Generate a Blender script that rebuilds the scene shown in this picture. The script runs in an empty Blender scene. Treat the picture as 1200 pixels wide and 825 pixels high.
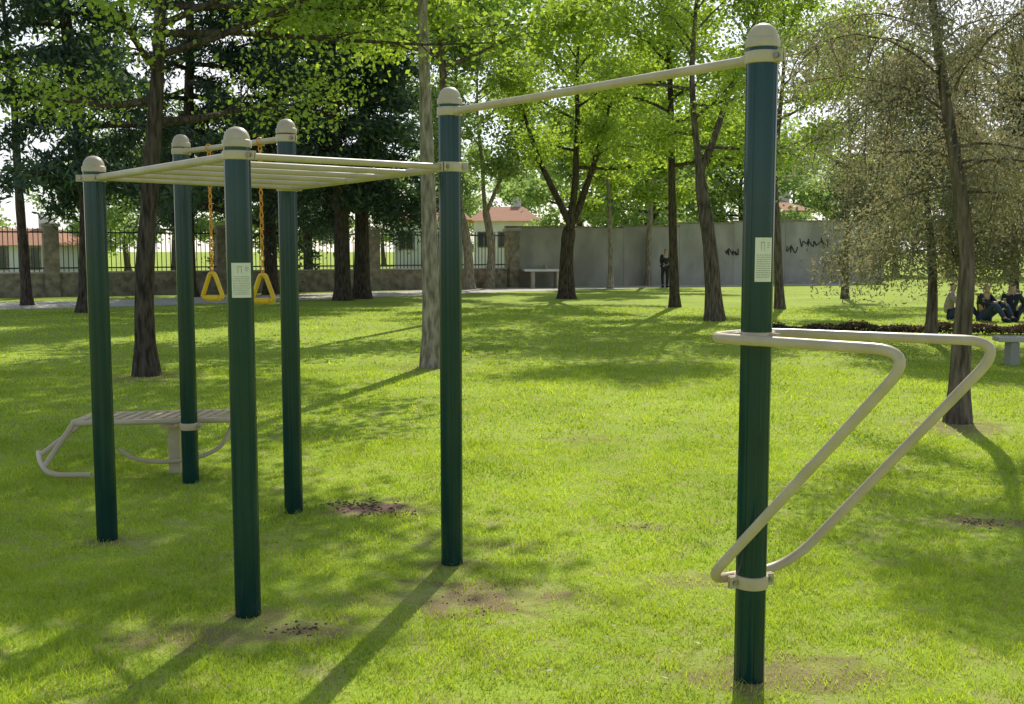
import bpy, math, random
import numpy as np
from mathutils import Vector, Matrix

C = bpy.context.scene.collection
F = 1250.0; CX = 600.0; CY = 412.5; H = 1.63
PT = math.atan(119.5 / F)
sp, cp = math.sin(PT), math.cos(PT)

def ray(px, py):
    u = (px - CX) / F; v = (CY - py) / F
    return (u, cp + v * sp, v * cp - sp)
def G(px, py, z=0.0):
    d = ray(px, py); t = (z - H) / d[2]
    return Vector((d[0] * t, d[1] * t, z))
def P(px, py, Y):
    d = ray(px, py); t = Y / d[1]
    return Vector((d[0] * t, Y, H + d[2] * t))

# ------------------------------------------------------------------ materials
def newmat(name):
    m = bpy.data.materials.new(name); m.use_nodes = True
    nt = m.node_tree; nt.nodes.clear()
    return m, nt, nt.nodes, nt.links
def mat_simple(name, col, rough=0.5, col2=None, scale=8.0, bump=0.0, stretch=(1, 1, 1), metallic=0.0, coat=0.0, detail=6, spec=0.5, lo=0.35, hi=0.65):
    m, nt, N, L = newmat(name)
    out = N.new('ShaderNodeOutputMaterial'); b = N.new('ShaderNodeBsdfPrincipled')
    L.new(b.outputs[0], out.inputs[0])
    b.inputs['Roughness'].default_value = rough; b.inputs['Metallic'].default_value = metallic
    b.inputs['Coat Weight'].default_value = coat; b.inputs['Coat Roughness'].default_value = 0.15
    b.inputs['Specular IOR Level'].default_value = spec
    tc = N.new('ShaderNodeTexCoord'); mp = N.new('ShaderNodeMapping'); mp.inputs['Scale'].default_value = stretch
    L.new(tc.outputs['Object'], mp.inputs[0])
    nz = N.new('ShaderNodeTexNoise'); nz.inputs['Scale'].default_value = scale; nz.inputs['Detail'].default_value = detail
    L.new(mp.outputs[0], nz.inputs['Vector'])
    r = N.new('ShaderNodeValToRGB'); r.color_ramp.elements[0].position = lo; r.color_ramp.elements[1].position = hi
    c2 = col2 if col2 else tuple(c * 0.75 for c in col)
    r.color_ramp.elements[0].color = (*c2, 1); r.color_ramp.elements[1].color = (*col, 1)
    L.new(nz.outputs['Fac'], r.inputs[0]); L.new(r.outputs[0], b.inputs['Base Color'])
    if bump:
        bp = N.new('ShaderNodeBump'); bp.inputs['Strength'].default_value = bump; bp.inputs['Distance'].default_value = 0.03
        L.new(nz.outputs['Fac'], bp.inputs['Height']); L.new(bp.outputs[0], b.inputs['Normal'])
    return m
def mat_leaf(name, ca, cb, trans=0.5, nscale=0.8, tr_mul=(1.3, 1.35, 0.7), rough=0.5, gloss=0.06):
    m, nt, N, L = newmat(name)
    out = N.new('ShaderNodeOutputMaterial')
    geo = N.new('ShaderNodeNewGeometry'); tc = N.new('ShaderNodeTexCoord')
    nz = N.new('ShaderNodeTexNoise'); nz.inputs['Scale'].default_value = nscale; nz.inputs['Detail'].default_value = 3
    L.new(tc.outputs['Object'], nz.inputs['Vector'])
    ad = N.new('ShaderNodeMath'); ad.operation = 'MULTIPLY_ADD'
    L.new(geo.outputs['Random Per Island'], ad.inputs[0]); ad.inputs[1].default_value = 0.55
    s2 = N.new('ShaderNodeMath'); s2.operation = 'MULTIPLY_ADD'; L.new(nz.outputs['Fac'], s2.inputs[0]); s2.inputs[1].default_value = 1.6; s2.inputs[2].default_value = -0.6
    L.new(s2.outputs[0], ad.inputs[2])
    mx = N.new('ShaderNodeMix'); mx.data_type = 'RGBA'
    L.new(ad.outputs[0], mx.inputs[0]); mx.inputs[6].default_value = (*ca, 1); mx.inputs[7].default_value = (*cb, 1)
    df = N.new('ShaderNodeBsdfDiffuse'); L.new(mx.outputs[2], df.inputs[0])
    tm = N.new('ShaderNodeMix'); tm.data_type = 'RGBA'; tm.blend_type = 'MULTIPLY'; tm.inputs[0].default_value = 1
    L.new(mx.outputs[2], tm.inputs[6]); tm.inputs[7].default_value = (*tr_mul, 1)
    tl = N.new('ShaderNodeBsdfTranslucent'); L.new(tm.outputs[2], tl.inputs[0])
    a = N.new('ShaderNodeMixShader'); a.inputs[0].default_value = trans
    L.new(df.outputs[0], a.inputs[1]); L.new(tl.outputs[0], a.inputs[2])
    gl = N.new('ShaderNodeBsdfGlossy'); gl.inputs['Roughness'].default_value = rough; gl.inputs[0].default_value = (0.8, 0.85, 0.7, 1)
    g = N.new('ShaderNodeMixShader'); g.inputs[0].default_value = gloss
    L.new(a.outputs[0], g.inputs[1]); L.new(gl.outputs[0], g.inputs[2])
    L.new(g.outputs[0], out.inputs[0])
    return m

M = {}
M['post'] = mat_simple('green_paint', (0.0025, 0.04, 0.037), 0.17, (0.002, 0.032, 0.03), 5, coat=0.0, spec=.4)
M['cream'] = mat_simple('cream_paint', (0.58, 0.47, 0.31), 0.38, (0.49, 0.39, 0.25), 9, spec=.35)
M['capm'] = mat_simple('cap_plastic', (0.53, 0.44, 0.3), 0.45, (0.44, 0.36, 0.25), 12, spec=.3)
M['steel'] = mat_simple('bolt_steel', (0.35, 0.34, 0.32), 0.35, metallic=0.9)
M['label'] = mat_simple('label_paper', (0.74, 0.71, 0.56), 0.4, (0.68, 0.65, 0.5), 20)
M['ink'] = mat_simple('label_ink', (0.12, 0.16, 0.1), 0.5)
M['yellow'] = mat_simple('yellow_plastic', (0.85, 0.52, 0.02), 0.35, (0.78, 0.46, 0.015), 15)
M['orange'] = mat_simple('orange_plastic', (0.85, 0.36, 0.03), 0.4, (0.75, 0.3, 0.02), 15)
M['bark_dark'] = mat_simple('dark_bark', (0.12, 0.092, 0.072), 0.95, (0.035, 0.027, 0.021), 9, 1.0, (2.5, 2.5, 0.5), spec=0.1)
M['bark_brown'] = mat_simple('brown_bark', (0.2, 0.155, 0.12), 0.95, (0.06, 0.047, 0.036), 9, 1.0, (2.5, 2.5, 0.4), spec=0.1)
M['bark_grey'] = mat_simple('grey_bark', (0.42, 0.35, 0.27), 0.95, (0.16, 0.135, 0.1), 10, 0.9, (2, 2, 0.5), spec=0.1)
M['leaf_bright'] = mat_leaf('bright_leaf', (0.12, 0.2, 0.03), (0.42, 0.54, 0.09), 0.62, 0.7, (1.5, 1.45, .75))
M['leaf_mid'] = mat_leaf('mid_leaf', (0.07, 0.15, 0.028), (0.29, 0.42, 0.06), 0.6, 0.6, (1.5, 1.45, .7))
M['leaf_far_hazy'] = mat_leaf('hazy_far_leaf', (0.15, 0.24, 0.09), (0.4, 0.49, 0.2), 0.58, 0.4, (1.4, 1.4, .8))  # pale green with distance haze put into the leaf colour
M['needle'] = mat_leaf('needle', (0.022, 0.05, 0.037), (0.07, 0.122, 0.072), 0.3, 0.9)
M['grey_leaf'] = mat_leaf('grey_leaf', (0.11, 0.13, 0.068), (0.38, 0.33, 0.23), 0.48, 1.2, (1.25, 1.18, 0.85))
M['red_leaf'] = mat_leaf('red_leaf', (0.1, 0.03, 0.028), (0.2, 0.055, 0.05), 0.3, 2, (1.2, .9, .9))
M['hedge_leaf'] = mat_leaf('hedge_leaf', (0.03, 0.03, 0.02), (0.07, 0.055, 0.035), 0.3, 2)
M['grass'] = mat_leaf('grass_blade', (0.19, 0.29, 0.02), (0.58, 0.7, 0.085), 0.5, 1.1, (1.4, 1.32, 0.55), 0.4, 0.03)
M['drygrass'] = mat_leaf('dry_blade', (0.3, 0.27, 0.12), (0.6, 0.53, 0.28), 0.4, 1.1, (1.1, 1.05, 0.9), 0.4, 0.03)
M['straw'] = mat_leaf('dry_leaf', (0.12, 0.08, 0.04), (0.3, 0.22, 0.11), 0.25, 3)
M['soil'] = mat_simple('brown_soil', (0.2, 0.12, 0.08), 0.95, (0.09, 0.054, 0.036), 30, 0.6, spec=.1)
M['conc'] = mat_simple('grey_render', (0.44, 0.4, 0.36), 0.95, (0.31, 0.28, 0.25), 1.3, 0.1, (1, 1, .5), spec=0.1)
M['beige'] = mat_simple('beige_stone', (0.36, 0.3, 0.23), 0.95, (0.17, 0.14, 0.105), 4, 0.5, spec=0.1)
M['path'] = mat_simple('pale_path', (0.6, 0.54, 0.45), 0.95, (0.46, 0.42, 0.35), 1.5, 0.1, spec=0.1)
M['white'] = mat_simple('white_render', (0.82, 0.8, 0.75), 0.9, (0.72, 0.7, 0.65), 1.0, spec=0.1)
M['roof'] = mat_simple('terracotta', (0.5, 0.26, 0.16), 0.9, (0.36, 0.19, 0.12), 3, 0.3, (0.6, 6, 1), spec=0.1)
M['iron'] = mat_simple('black_iron', (0.02, 0.022, 0.022), 0.5)
M['glass'] = mat_simple('dark_pane', (0.05, 0.06, 0.07), 0.08)
M['spray'] = mat_simple('black_spray', (0.04, 0.038, 0.042), 0.8)
M['skin'] = mat_simple('skin', (0.5, 0.3, 0.2), 0.5)
M['hair'] = mat_simple('hair', (0.03, 0.02, 0.015), 0.6)
M['cloth_dark'] = mat_simple('dark_cloth', (0.02, 0.022, 0.03), 0.9)
M['cloth_light'] = mat_simple('pale_cloth', (0.35, 0.3, 0.29), 0.9)
M['cloth_blue'] = mat_simple('blue_cloth', (0.04, 0.055, 0.1), 0.9)

# ------------------------------------------------------------------ mesh builder
origin = {}
class MB:
    def __init__(s): s.v = []; s.f = []; s.mi = []; s.cur = 0
    def add(s, vs, fs):
        o = len(s.v); s.v += [tuple(a) for a in vs]
        for f in fs: s.f.append([i + o for i in f]); s.mi.append(s.cur)
    def tube(s, pts, rad, n=10, caps=True, closed=False):
        pts = [Vector(p) for p in pts]; k = len(pts)
        if not hasattr(rad, '__len__'): rad = [rad] * k
        tang = []
        for i in range(k):
            if closed: t = pts[(i + 1) % k] - pts[i - 1]
            else: t = pts[min(i + 1, k - 1)] - pts[max(i - 1, 0)]
            if t.length < 1e-9: t = Vector((0, 0, 1))
            tang.append(t.normalized())
        a = tang[0].orthogonal().normalized(); vs = []
        for i in range(k):
            t = tang[i]; a = (a - t * a.dot(t))
            if a.length < 1e-6: a = t.orthogonal()
            a.normalize(); b = t.cross(a)
            for j in range(n):
                an = 2 * math.pi * j / n
                vs.append(pts[i] + (a * math.cos(an) + b * math.sin(an)) * rad[i])
        fs = []
        for i in range(k if closed else k - 1):
            i2 = (i + 1) % k
            for j in range(n):
                j2 = (j + 1) % n
                fs.append([i * n + j, i * n + j2, i2 * n + j2, i2 * n + j])
        if caps and not closed:
            fs.append(list(range(n))[::-1]); fs.append([(k - 1) * n + j for j in range(n)])
        s.add(vs, fs)
    def lathe(s, c, prof, n=28):
        vs = []; fs = []
        for (r, z) in prof:
            for j in range(n):
                an = 2 * math.pi * j / n
                vs.append((c[0] + r * math.cos(an), c[1] + r * math.sin(an), c[2] + z))
        for i in range(len(prof) - 1):
            for j in range(n):
                j2 = (j + 1) % n
                fs.append([i * n + j, i * n + j2, (i + 1) * n + j2, (i + 1) * n + j])
        fs.append(list(range(n))[::-1]); fs.append([(len(prof) - 1) * n + j for j in range(n)])
        s.add(vs, fs)
    def box(s, c, size, rz=0.0, rx=0.0):
        R = Matrix.Rotation(rz, 3, 'Z') @ Matrix.Rotation(rx, 3, 'X'); c = Vector(c)
        vs = [c + R @ Vector((x * size[0] / 2, y * size[1] / 2, z * size[2] / 2)) for z in (-1, 1) for x, y in ((-1, -1), (1, -1), (1, 1), (-1, 1))]
        s.add(vs, [[3, 2, 1, 0], [4, 5, 6, 7], [0, 1, 5, 4], [1, 2, 6, 5], [2, 3, 7, 6], [3, 0, 4, 7]])
    def build(s, name, mats, parent=None, smooth=True, bevel=0.0):
        me = bpy.data.meshes.new(name)
        o0 = origin.get(parent.name, Vector((0, 0, 0))) if parent else Vector((0, 0, 0))
        me.from_pydata([(a[0] - o0[0], a[1] - o0[1], a[2] - o0[2]) for a in s.v], [], s.f)
        if not isinstance(mats, (list, tuple)): mats = [mats]
        for m in mats: me.materials.append(m)
        me.polygons.foreach_set('material_index', s.mi)
        if smooth: me.polygons.foreach_set('use_smooth', [True] * len(me.polygons))
        me.update()
        if smooth:
            try: me.set_sharp_from_angle(angle=math.radians(40))
            except Exception: pass
        o = bpy.data.objects.new(name, me); C.objects.link(o)
        if parent: o.parent = parent; origin[o.name] = o0
        if bevel:
            bv = o.modifiers.new('bevel', 'BEVEL'); bv.width = bevel; bv.segments = 2
        return o
def npmesh(name, V, k, mat, parent=None):
    me = bpy.data.meshes.new(name)
    if parent:
        V = V - np.array(origin[parent.name])[None, :]
    n = len(V) // k
    me.vertices.add(len(V)); me.vertices.foreach_set('co', V.astype(np.float32).ravel())
    me.loops.add(n * k); me.loops.foreach_set('vertex_index', np.arange(n * k, dtype=np.int32))
    me.polygons.add(n); me.polygons.foreach_set('loop_start', np.arange(0, n * k, k, dtype=np.int32))
    try: me.polygons.foreach_set('loop_total', np.full(n, k, dtype=np.int32))
    except Exception: pass
    me.materials.append(mat); me.update(calc_edges=True); me.validate()
    o = bpy.data.objects.new(name, me); C.objects.link(o)
    if parent: o.parent = parent; origin[o.name] = origin[parent.name]
    return o
def tag(o, label=None, cat=None, group=None, kind=None):
    if label: o['label'] = label
    if cat: o['category'] = cat
    if group: o['group'] = group
    if kind: o['kind'] = kind
    return o
def empty(name, loc, label, cat, group=None, rz=0.0):
    o = bpy.data.objects.new(name, None); C.objects.link(o); o.location = loc; o.rotation_euler[2] = rz
    o.empty_display_size = 0.2
    origin[o.name] = Vector(loc); tag(o, label, cat, group); return o
def smooth_path(pts, sub=6):
    pts = [Vector(p) for p in pts]; out = []
    for i in range(len(pts) - 1):
        p0 = pts[max(i - 1, 0)]; p1 = pts[i]; p2 = pts[i + 1]; p3 = pts[min(i + 2, len(pts) - 1)]
        for k in range(sub):
            t = k / sub
            out.append(0.5 * ((2 * p1) + (p2 - p0) * t + (2 * p0 - 5 * p1 + 4 * p2 - p3) * t * t + (-p0 + 3 * p1 - 3 * p2 + p3) * t ** 3))
    out.append(pts[-1]); return out
def fillet(pts, rads, n=7, closed=False):
    pts = [Vector(p) for p in pts]; out = []; k = len(pts)
    for i in range(k):
        if not closed and i in (0, k - 1): out.append(pts[i]); continue
        a = pts[i - 1]; b = pts[i]; c = pts[(i + 1) % k]
        r = rads[i] if hasattr(rads, '__len__') else rads
        d1 = (a - b); d2 = (c - b); r = min(r, d1.length * 0.49, d2.length * 0.49)
        s = b + d1.normalized() * r; e = b + d2.normalized() * r
        for j in range(n + 1):
            t = j / n; out.append(s * (1 - t) ** 2 + b * 2 * t * (1 - t) + e * t * t)
    return out

# ------------------------------------------------------------------ ground
patches = [((435, 597), .36, .18, 1.0), ((560, 700), .38, .28, .85), ((352, 738), .28, .14, .85), ((225, 745), .32, .18, .7), ((930, 790), .42, .22, .7),
           ((1150, 612), .28, .15, .8), ((748, 618), .25, .1, .6), ((690, 515), .35, .14, .5), ((294, 722), .2, .13, .6), ((532, 662), .2, .13, .6), ((130, 634), .2, .13, .6),
           ((650, 700), .3, .2, .4), ((820, 680), .3, .15, .5), ((1120, 500), .5, .5, .7), ((172, 442), .6, .6, .6), ((507, 432), .5, .5, .6), ((450, 700), .3, .15, .4), ((590, 640), .25, .1, .4)]
def ground_mat():
    m, nt, N, L = newmat('lawn_ground')
    out = N.new('ShaderNodeOutputMaterial'); b = N.new('ShaderNodeBsdfPrincipled'); L.new(b.outputs[0], out.inputs[0])
    b.inputs['Roughness'].default_value = 0.95; b.inputs['Specular IOR Level'].default_value = 0.1
    tc = N.new('ShaderNodeTexCoord')
    def noise(sc, det=6, dist=0):
        n = N.new('ShaderNodeTexNoise'); n.inputs['Scale'].default_value = sc; n.inputs['Detail'].default_value = det; n.inputs['Distortion'].default_value = dist
        L.new(tc.outputs['Object'], n.inputs['Vector']); return n
    n1 = noise(0.5, 4); n2 = noise(40, 6); n3 = noise(5, 8, .6); n4 = noise(150, 3)
    r = N.new('ShaderNodeValToRGB'); e = r.color_ramp.elements
    e[0].position = 0.34; e[0].color = (0.15, 0.22, 0.017, 1); e[1].position = 0.66; e[1].color = (0.46, 0.58, 0.075, 1)
    ad = N.new('ShaderNodeMath'); ad.operation = 'ADD'; L.new(n1.outputs[0], ad.inputs[0]); L.new(n2.outputs[0], ad.inputs[1])
    a2 = N.new('ShaderNodeMath'); a2.operation = 'ADD'; L.new(ad.outputs[0], a2.inputs[0]); L.new(n4.outputs[0], a2.inputs[1])
    dv = N.new('ShaderNodeMath'); dv.operation = 'DIVIDE'; L.new(a2.outputs[0], dv.inputs[0]); dv.inputs[1].default_value = 3
    L.new(dv.outputs[0], r.inputs[0])
    rs = N.new('ShaderNodeMapRange'); rs.inputs[1].default_value = 0.5; rs.inputs[2].default_value = 0.66; L.new(n3.outputs[0], rs.inputs[0])
    ms = N.new('ShaderNodeMix'); ms.data_type = 'RGBA'; ms.inputs[7].default_value = (0.4, 0.33, 0.16, 1)
    sm = N.new('ShaderNodeMath'); sm.operation = 'MULTIPLY'; sm.inputs[1].default_value = .55; L.new(rs.outputs[0], sm.inputs[0]); L.new(sm.outputs[0], ms.inputs[0]); L.new(r.outputs[0], ms.inputs[6])
    prev = None
    for (px, rx, ry, st) in patches:
        g = G(*px)
        mp = N.new('ShaderNodeMapping'); mp.inputs['Location'].default_value = (-g.x / rx, -g.y / ry, 0); mp.inputs['Scale'].default_value = (1 / rx, 1 / ry, 0)
        L.new(tc.outputs['Object'], mp.inputs[0])
        ln = N.new('ShaderNodeVectorMath'); ln.operation = 'LENGTH'; L.new(mp.outputs[0], ln.inputs[0])
        sb = N.new('ShaderNodeMath'); sb.operation = 'MULTIPLY_ADD'; L.new(n3.outputs[0], sb.inputs[0]); sb.inputs[1].default_value = 4.0; L.new(ln.outputs['Value'], sb.inputs[2])
        mr = N.new('ShaderNodeMapRange'); mr.inputs[1].default_value = 2.4; mr.inputs[2].default_value = 3.3; mr.inputs[3].default_value = st; mr.inputs[4].default_value = 0
        L.new(sb.outputs[0], mr.inputs[0])
        if prev is None: prev = mr.outputs[0]
        else:
            mxm = N.new('ShaderNodeMath'); mxm.operation = 'MAXIMUM'; L.new(prev, mxm.inputs[0]); L.new(mr.outputs[0], mxm.inputs[1]); prev = mxm.outputs[0]
    rd = N.new('ShaderNodeValToRGB'); rd.color_ramp.elements[0].color = (0.12, 0.07, 0.045, 1); rd.color_ramp.elements[1].color = (0.36, 0.23, 0.16, 1)
    rd.color_ramp.elements[0].position = .3; rd.color_ramp.elements[1].position = .7
    L.new(n4.outputs[0], rd.inputs[0])
    md = N.new('ShaderNodeMix'); md.data_type = 'RGBA'; L.new(prev, md.inputs[0]); L.new(ms.outputs[2], md.inputs[6]); L.new(rd.outputs[0], md.inputs[7])
    L.new(md.outputs[2], b.inputs['Base Color'])
    bp = N.new('ShaderNodeBump'); bp.inputs['Strength'].default_value = 0.6; bp.inputs['Distance'].default_value = 0.015
    L.new(a2.outputs[0], bp.inputs['Height']); L.new(bp.outputs[0], b.inputs['Normal'])
    return m
mb = MB(); mb.add([(-600, -100, 0), (600, -100, 0), (600, 900, 0), (-600, 900, 0)], [[0, 1, 2, 3]])
tag(mb.build('lawn', ground_mat(), smooth=False), 'sunlit green park lawn with worn patches under the exercise frame', 'lawn', kind='structure')

rng = np.random.default_rng(5)
def vnoise(x, y, s, seed):
    r = np.random.default_rng(seed); out = np.zeros_like(x)
    for k in range(7):
        a = r.uniform(0, 6.28); f = s * r.uniform(.5, 2.2); ph = r.uniform(0, 6.28)
        out += np.sin((x * math.cos(a) + y * math.sin(a)) * f + ph)
    return out / 7
def blades(y0, y1, dens, w, h, xs=0.56, dry=False):
    n = int(dens * (y1 - y0) * (y0 + y1) * xs)
    y = np.sqrt(rng.uniform(y0 ** 2, y1 ** 2, n)); x = rng.uniform(-1, 1, n) * y * xs
    keep = np.ones(n, bool)
    for (px, rx, ry, st) in patches:
        g = G(*px); d = np.sqrt(((x - g.x) / rx) ** 2 + ((y - g.y) / ry) ** 2) + rng.normal(0, .25, n) + vnoise(x, y, 12, 21) * .9
        keep &= ~((d < 1.1) & (rng.uniform(0, 1, n) < st * 1.0))
    cl = vnoise(x, y, 3.0, 3) * .6 + vnoise(x, y, 9, 8) + vnoise(x, y, 25, 18) * .7
    if dry: keep &= vnoise(x, y, 2.2, 31) + vnoise(x, y, 7, 32) > rng.uniform(-.4, .7, n)
    keep &= rng.uniform(0, 1, n) < np.clip(.88 + cl * 0.7, .4, 1)
    x = x[keep]; y = y[keep]; cl = cl[keep]; n = len(x)
    an = rng.uniform(0, 6.28, n); ww = w * rng.uniform(.6, 1.3, n); hh = h * rng.uniform(.4, 1.3, n) * np.clip(1 + cl * .6, .6, 1.6)
    lean = rng.uniform(.1, 1.1, n) * hh; la = rng.uniform(0, 6.28, n)
    V = np.zeros((n, 3, 3))
    V[:, 0] = np.stack([x - np.cos(an) * ww / 2, y - np.sin(an) * ww / 2, np.zeros(n)], 1)
    V[:, 1] = np.stack([x + np.cos(an) * ww / 2, y + np.sin(an) * ww / 2, np.zeros(n)], 1)
    V[:, 2] = np.stack([x + np.cos(la) * lean, y + np.sin(la) * lean, hh], 1)
    return V.reshape(-1, 3)
GV = np.concatenate([blades(2.9, 5.5, 8500, .0045, .027), blades(5.5, 9, 3600, .0065, .029), blades(9, 15, 900, .013, .032), blades(15, 30, 110, .03, .035)])
tag(npmesh('grass', GV, 3, M['grass']), 'short mown green grass covering the park lawn', 'grass', kind='stuff')
GV = np.concatenate([blades(2.9, 5.5, 1900, .004, .02, dry=True), blades(5.5, 9, 500, .006, .022, dry=True)])
tag(npmesh('dry_grass', GV, 3, M['drygrass']), 'dry straw coloured blades mixed into the worn lawn', 'grass', kind='stuff')
def leafquads(c, L_, W_, rg, flat=0.0, vert=0.0):
    n = len(c)
    a = rg.normal(0, 1, (n, 3)); a[:, 2] = a[:, 2] * (1 - flat) - vert; a /= np.linalg.norm(a, axis=1)[:, None]
    b = rg.normal(0, 1, (n, 3)); b[:, 2] *= (1 - flat); b -= a * np.sum(a * b, 1)[:, None]; b /= np.linalg.norm(b, axis=1)[:, None]
    s = rg.uniform(.65, 1.35, n)[:, None]
    V = np.zeros((n, 4, 3)); V[:, 0] = c - a * L_ * s / 2; V[:, 2] = c + a * L_ * s / 2; V[:, 1] = c + b * W_ * s / 2 - a * L_ * s * .08; V[:, 3] = c - b * W_ * s / 2 - a * L_ * s * .08
    return V.reshape(-1, 3)
n = 600
y = np.sqrt(rng.uniform(9, 120, n)); x = rng.uniform(-1, 1, n) * y * .56
LV = leafquads(np.stack([x, y, np.full(n, .018)], 1), .026, .011, rng, .9)
tag(npmesh('fallen_leaves', LV, 4, M['straw']), 'small dry leaves and straw bits scattered over the lawn', 'leaves', kind='stuff')
mb = MB(); rd = random.Random(4)
for (px, py, sx, sy, k, smax) in ((418, 592, .2, .07, 150, .011), (455, 602, .17, .05, 110, .011), (352, 738, .1, .05, 50, .008), (748, 618, .13, .04, 30, .007), (1150, 612, .14, .07, 50, .009), (560, 705, .2, .14, 70, .005)):
    g = G(px, py)
    for i in range(k):
        c = (g.x + rd.gauss(0, sx * .6), g.y + rd.gauss(0, sy), .002); s = smax * rd.uniform(.3, 1) ** 1.5
        q = [(0, 0, 1)] + [(math.cos(a) * .9, math.sin(a) * .9, .35) for a in np.arange(5) * 1.257 + rd.random()] + [(math.cos(a), math.sin(a), -.3) for a in np.arange(5) * 1.257 + rd.random()]
        vs = [(c[0] + v[0] * s * rd.uniform(.7, 1.5), c[1] + v[1] * s * rd.uniform(.7, 1.5), c[2] + v[2] * s * rd.uniform(.5, .9)) for v in q]
        mb.add(vs, [[0, 1 + j, 1 + (j + 1) % 5] for j in range(5)] + [[1 + j, 6 + j, 6 + (j + 1) % 5, 1 + (j + 1) % 5] for j in range(5)])
tag(mb.build('soil_crumbs', M['soil'], smooth=False), 'brown crumbs of bare soil lying in the worn patches', 'soil', kind='stuff')

# path
def strip(name, pts_near, pts_far, z, mat, label, cat):
    mb = MB(); n = len(pts_near); vs = [Vector((p.x, p.y, z)) for p in pts_near] + [Vector((p.x, p.y, z)) for p in pts_far]
    mb.add(vs, [[i, i + 1, n + i + 1, n + i] for i in range(n - 1)])
    return tag(mb.build(name, mat, smooth=False), label, cat, kind='structure')
near = [G(x_, y_) for x_, y_ in ((-500, 374), (-100, 366), (100, 361), (300, 354), (450, 348), (600, 342), (800, 336.5), (1000, 334))]
far = [G(x_, y_) for x_, y_ in ((-500, 364), (-100, 357), (100, 352.5), (300, 346.5), (450, 341.5), (600, 337.5), (800, 333.6), (1000, 332))]
strip('path', near, far, 0.006, M['path'], 'pale paved path crossing behind the lawn', 'path')

# ------------------------------------------------------------------ exercise frame
R = 0.057
pos = {'A': G(882, 795), 'B': G(532, 660), 'C': G(294, 720), 'D': G(130, 632), 'E': G(227, 565), 'F': G(348, 600)}
pos['A'].x = .905; pos['B'].x -= .01; pos['C'].x -= .012; pos['D'].x -= .02; pos['E'].x -= .02; pos['F'].x -= .02
top = {'A': 2.37, 'B': 2.37, 'C': 2.085, 'D': 2.07, 'E': 2.345, 'F': 2.345}
frame = empty('exercise_frame', pos['B'], 'dark green posted outdoor exercise frame with cream ladder, pull-up bar and dip bars', 'exercise frame')
posts = {}
for k, p in pos.items():
    mb = MB(); n = 96; vs = []
    for z in (-.1, top[k]):
        for j in range(n):
            a = 2 * math.pi * j / n; r = R - (.003 if (j % 12) in (0, 1) else 0.0)
            vs.append((p.x + r * math.cos(a), p.y + r * math.sin(a), z))
    mb.add(vs, [[j, (j + 1) % n, n + (j + 1) % n, n + j] for j in range(n)])
    o = mb.build('post', M['post'], frame); posts[k] = o
    mb = MB(); t = top[k] - .016
    mb.lathe((p.x, p.y, t), [(R + .001, 0), (R + .005, .001), (R + .006, .006), (R + .006, .028), (R + .003, .032), (R - .001, .034), (R - .002, .046), (R - .007, .06), (R - .016, .073), (R - .029, .083), (R - .041, .087), (.008, .089), (.001, .089)], 32)
    cpo = mb.build('cap', M['capm'], o)
lab = {'A': 'right post carrying the dip bars and a sticker', 'C': 'front post of the ladder with a printed sticker'}
for k, l in lab.items(): posts[k]['label'] = l
def collar(k, z, dirs, h=.05):
    p = pos[k]; mb = MB()
    mb.lathe((p.x, p.y, z - h / 2), [(R + .001, 0), (R + .006, 0.002), (R + .0075, .006), (R + .0075, h - .006), (R + .006, h - .002), (R + .001, h)], 32)
    for d in dirs:
        d = Vector((d[0], d[1], 0)).normalized(); c = p + d * (R + .018); n = Vector((-d.y, d.x, 0))
        rz = math.atan2(d.y, d.x)
        for s in (-1, 1): mb.box((c.x + n.x * .007 * s, c.y + n.y * .007 * s, z), (.036, .006, h * .9), rz)
        mb.cur = 1
        mb.tube([Vector((c.x, c.y, z)) - n * .02, Vector((c.x, c.y, z)) + n * .02], .009, 6)
        mb.cur = 0
    return mb.build('clamp_collar', [M['cream'], M['steel']], posts[k])
def hdir(a, b): return (pos[b] - pos[a])
ZL = 2.045
ZH = 2.32
zc = {'B': ZL, 'C': ZL - .01, 'D': ZL - .025, 'F': ZL - .04}
collar('C', zc['C'], [(.9, -.4)], .04); collar('D', zc['D'], [(.6, -.7), (-1, -.3)], .04)
collar('F', zc['F'], [(1, -.3)], .045); collar('B', zc['B'], [(1, .05), (-.3, -1)], .05)
for a, b in (('A', 'B'), ('E', 'F')):
    z = ZH if a == 'A' else 2.3
    d = hdir(a, b).normalized()
    s = pos[a] + d * R * .9; e = pos[b] - d * R * .9; s.z = e.z = z
    mb = MB(); mb.tube([s, e], .0185 if a == 'A' else .018, 16)
    for q, sg in ((s, 1), (e, -1)):
        mb.tube([q, q + d * sg * .02, q + d * sg * .04], [.026, .024, .019], 16)
    mb.build('pull_up_bar' if a == 'A' else 'ring_bar', M['cream'], frame)
    for k, sg in ((a, -1), (b, 1)):
        collar(k, z, [d * sg], .045)
def at(p, z): return Vector((p.x, p.y, z))
mb = MB()
rails = []
for a, b in (('C', 'D'), ('B', 'F')):
    d = hdir(a, b).normalized()
    s = at(pos[a] + d * R * .8, zc[a]); e = at(pos[b] - d * R * .8, zc[b]); rails.append((s, e))
    mb.tube([s, e], .02, 14)
lad = mb.build('overhead_ladder', M['cream'], frame)
NR = 6
for i in range(NR):
    t = .02 + .96 * i / (NR - 1)
    a = rails[0][0].lerp(rails[0][1], t); b = rails[1][0].lerp(rails[1][1], t)
    if i == 0:
        a = at(pos['C'], zc['C']) + Vector((.04, .03, .0)); b = at(pos['B'], zc['B']) + Vector((-.03, -.04, 0))
    mb = MB(); mb.tube([a, b], .0155, 12); mb.build('rung', M['cream'], lad)
zt = 1.305; zb = .385
cL = G(1066, 411, zt); cR = G(1174, 400, zt)
def v3(x, y, z): return Vector((x, y, z))
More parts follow.
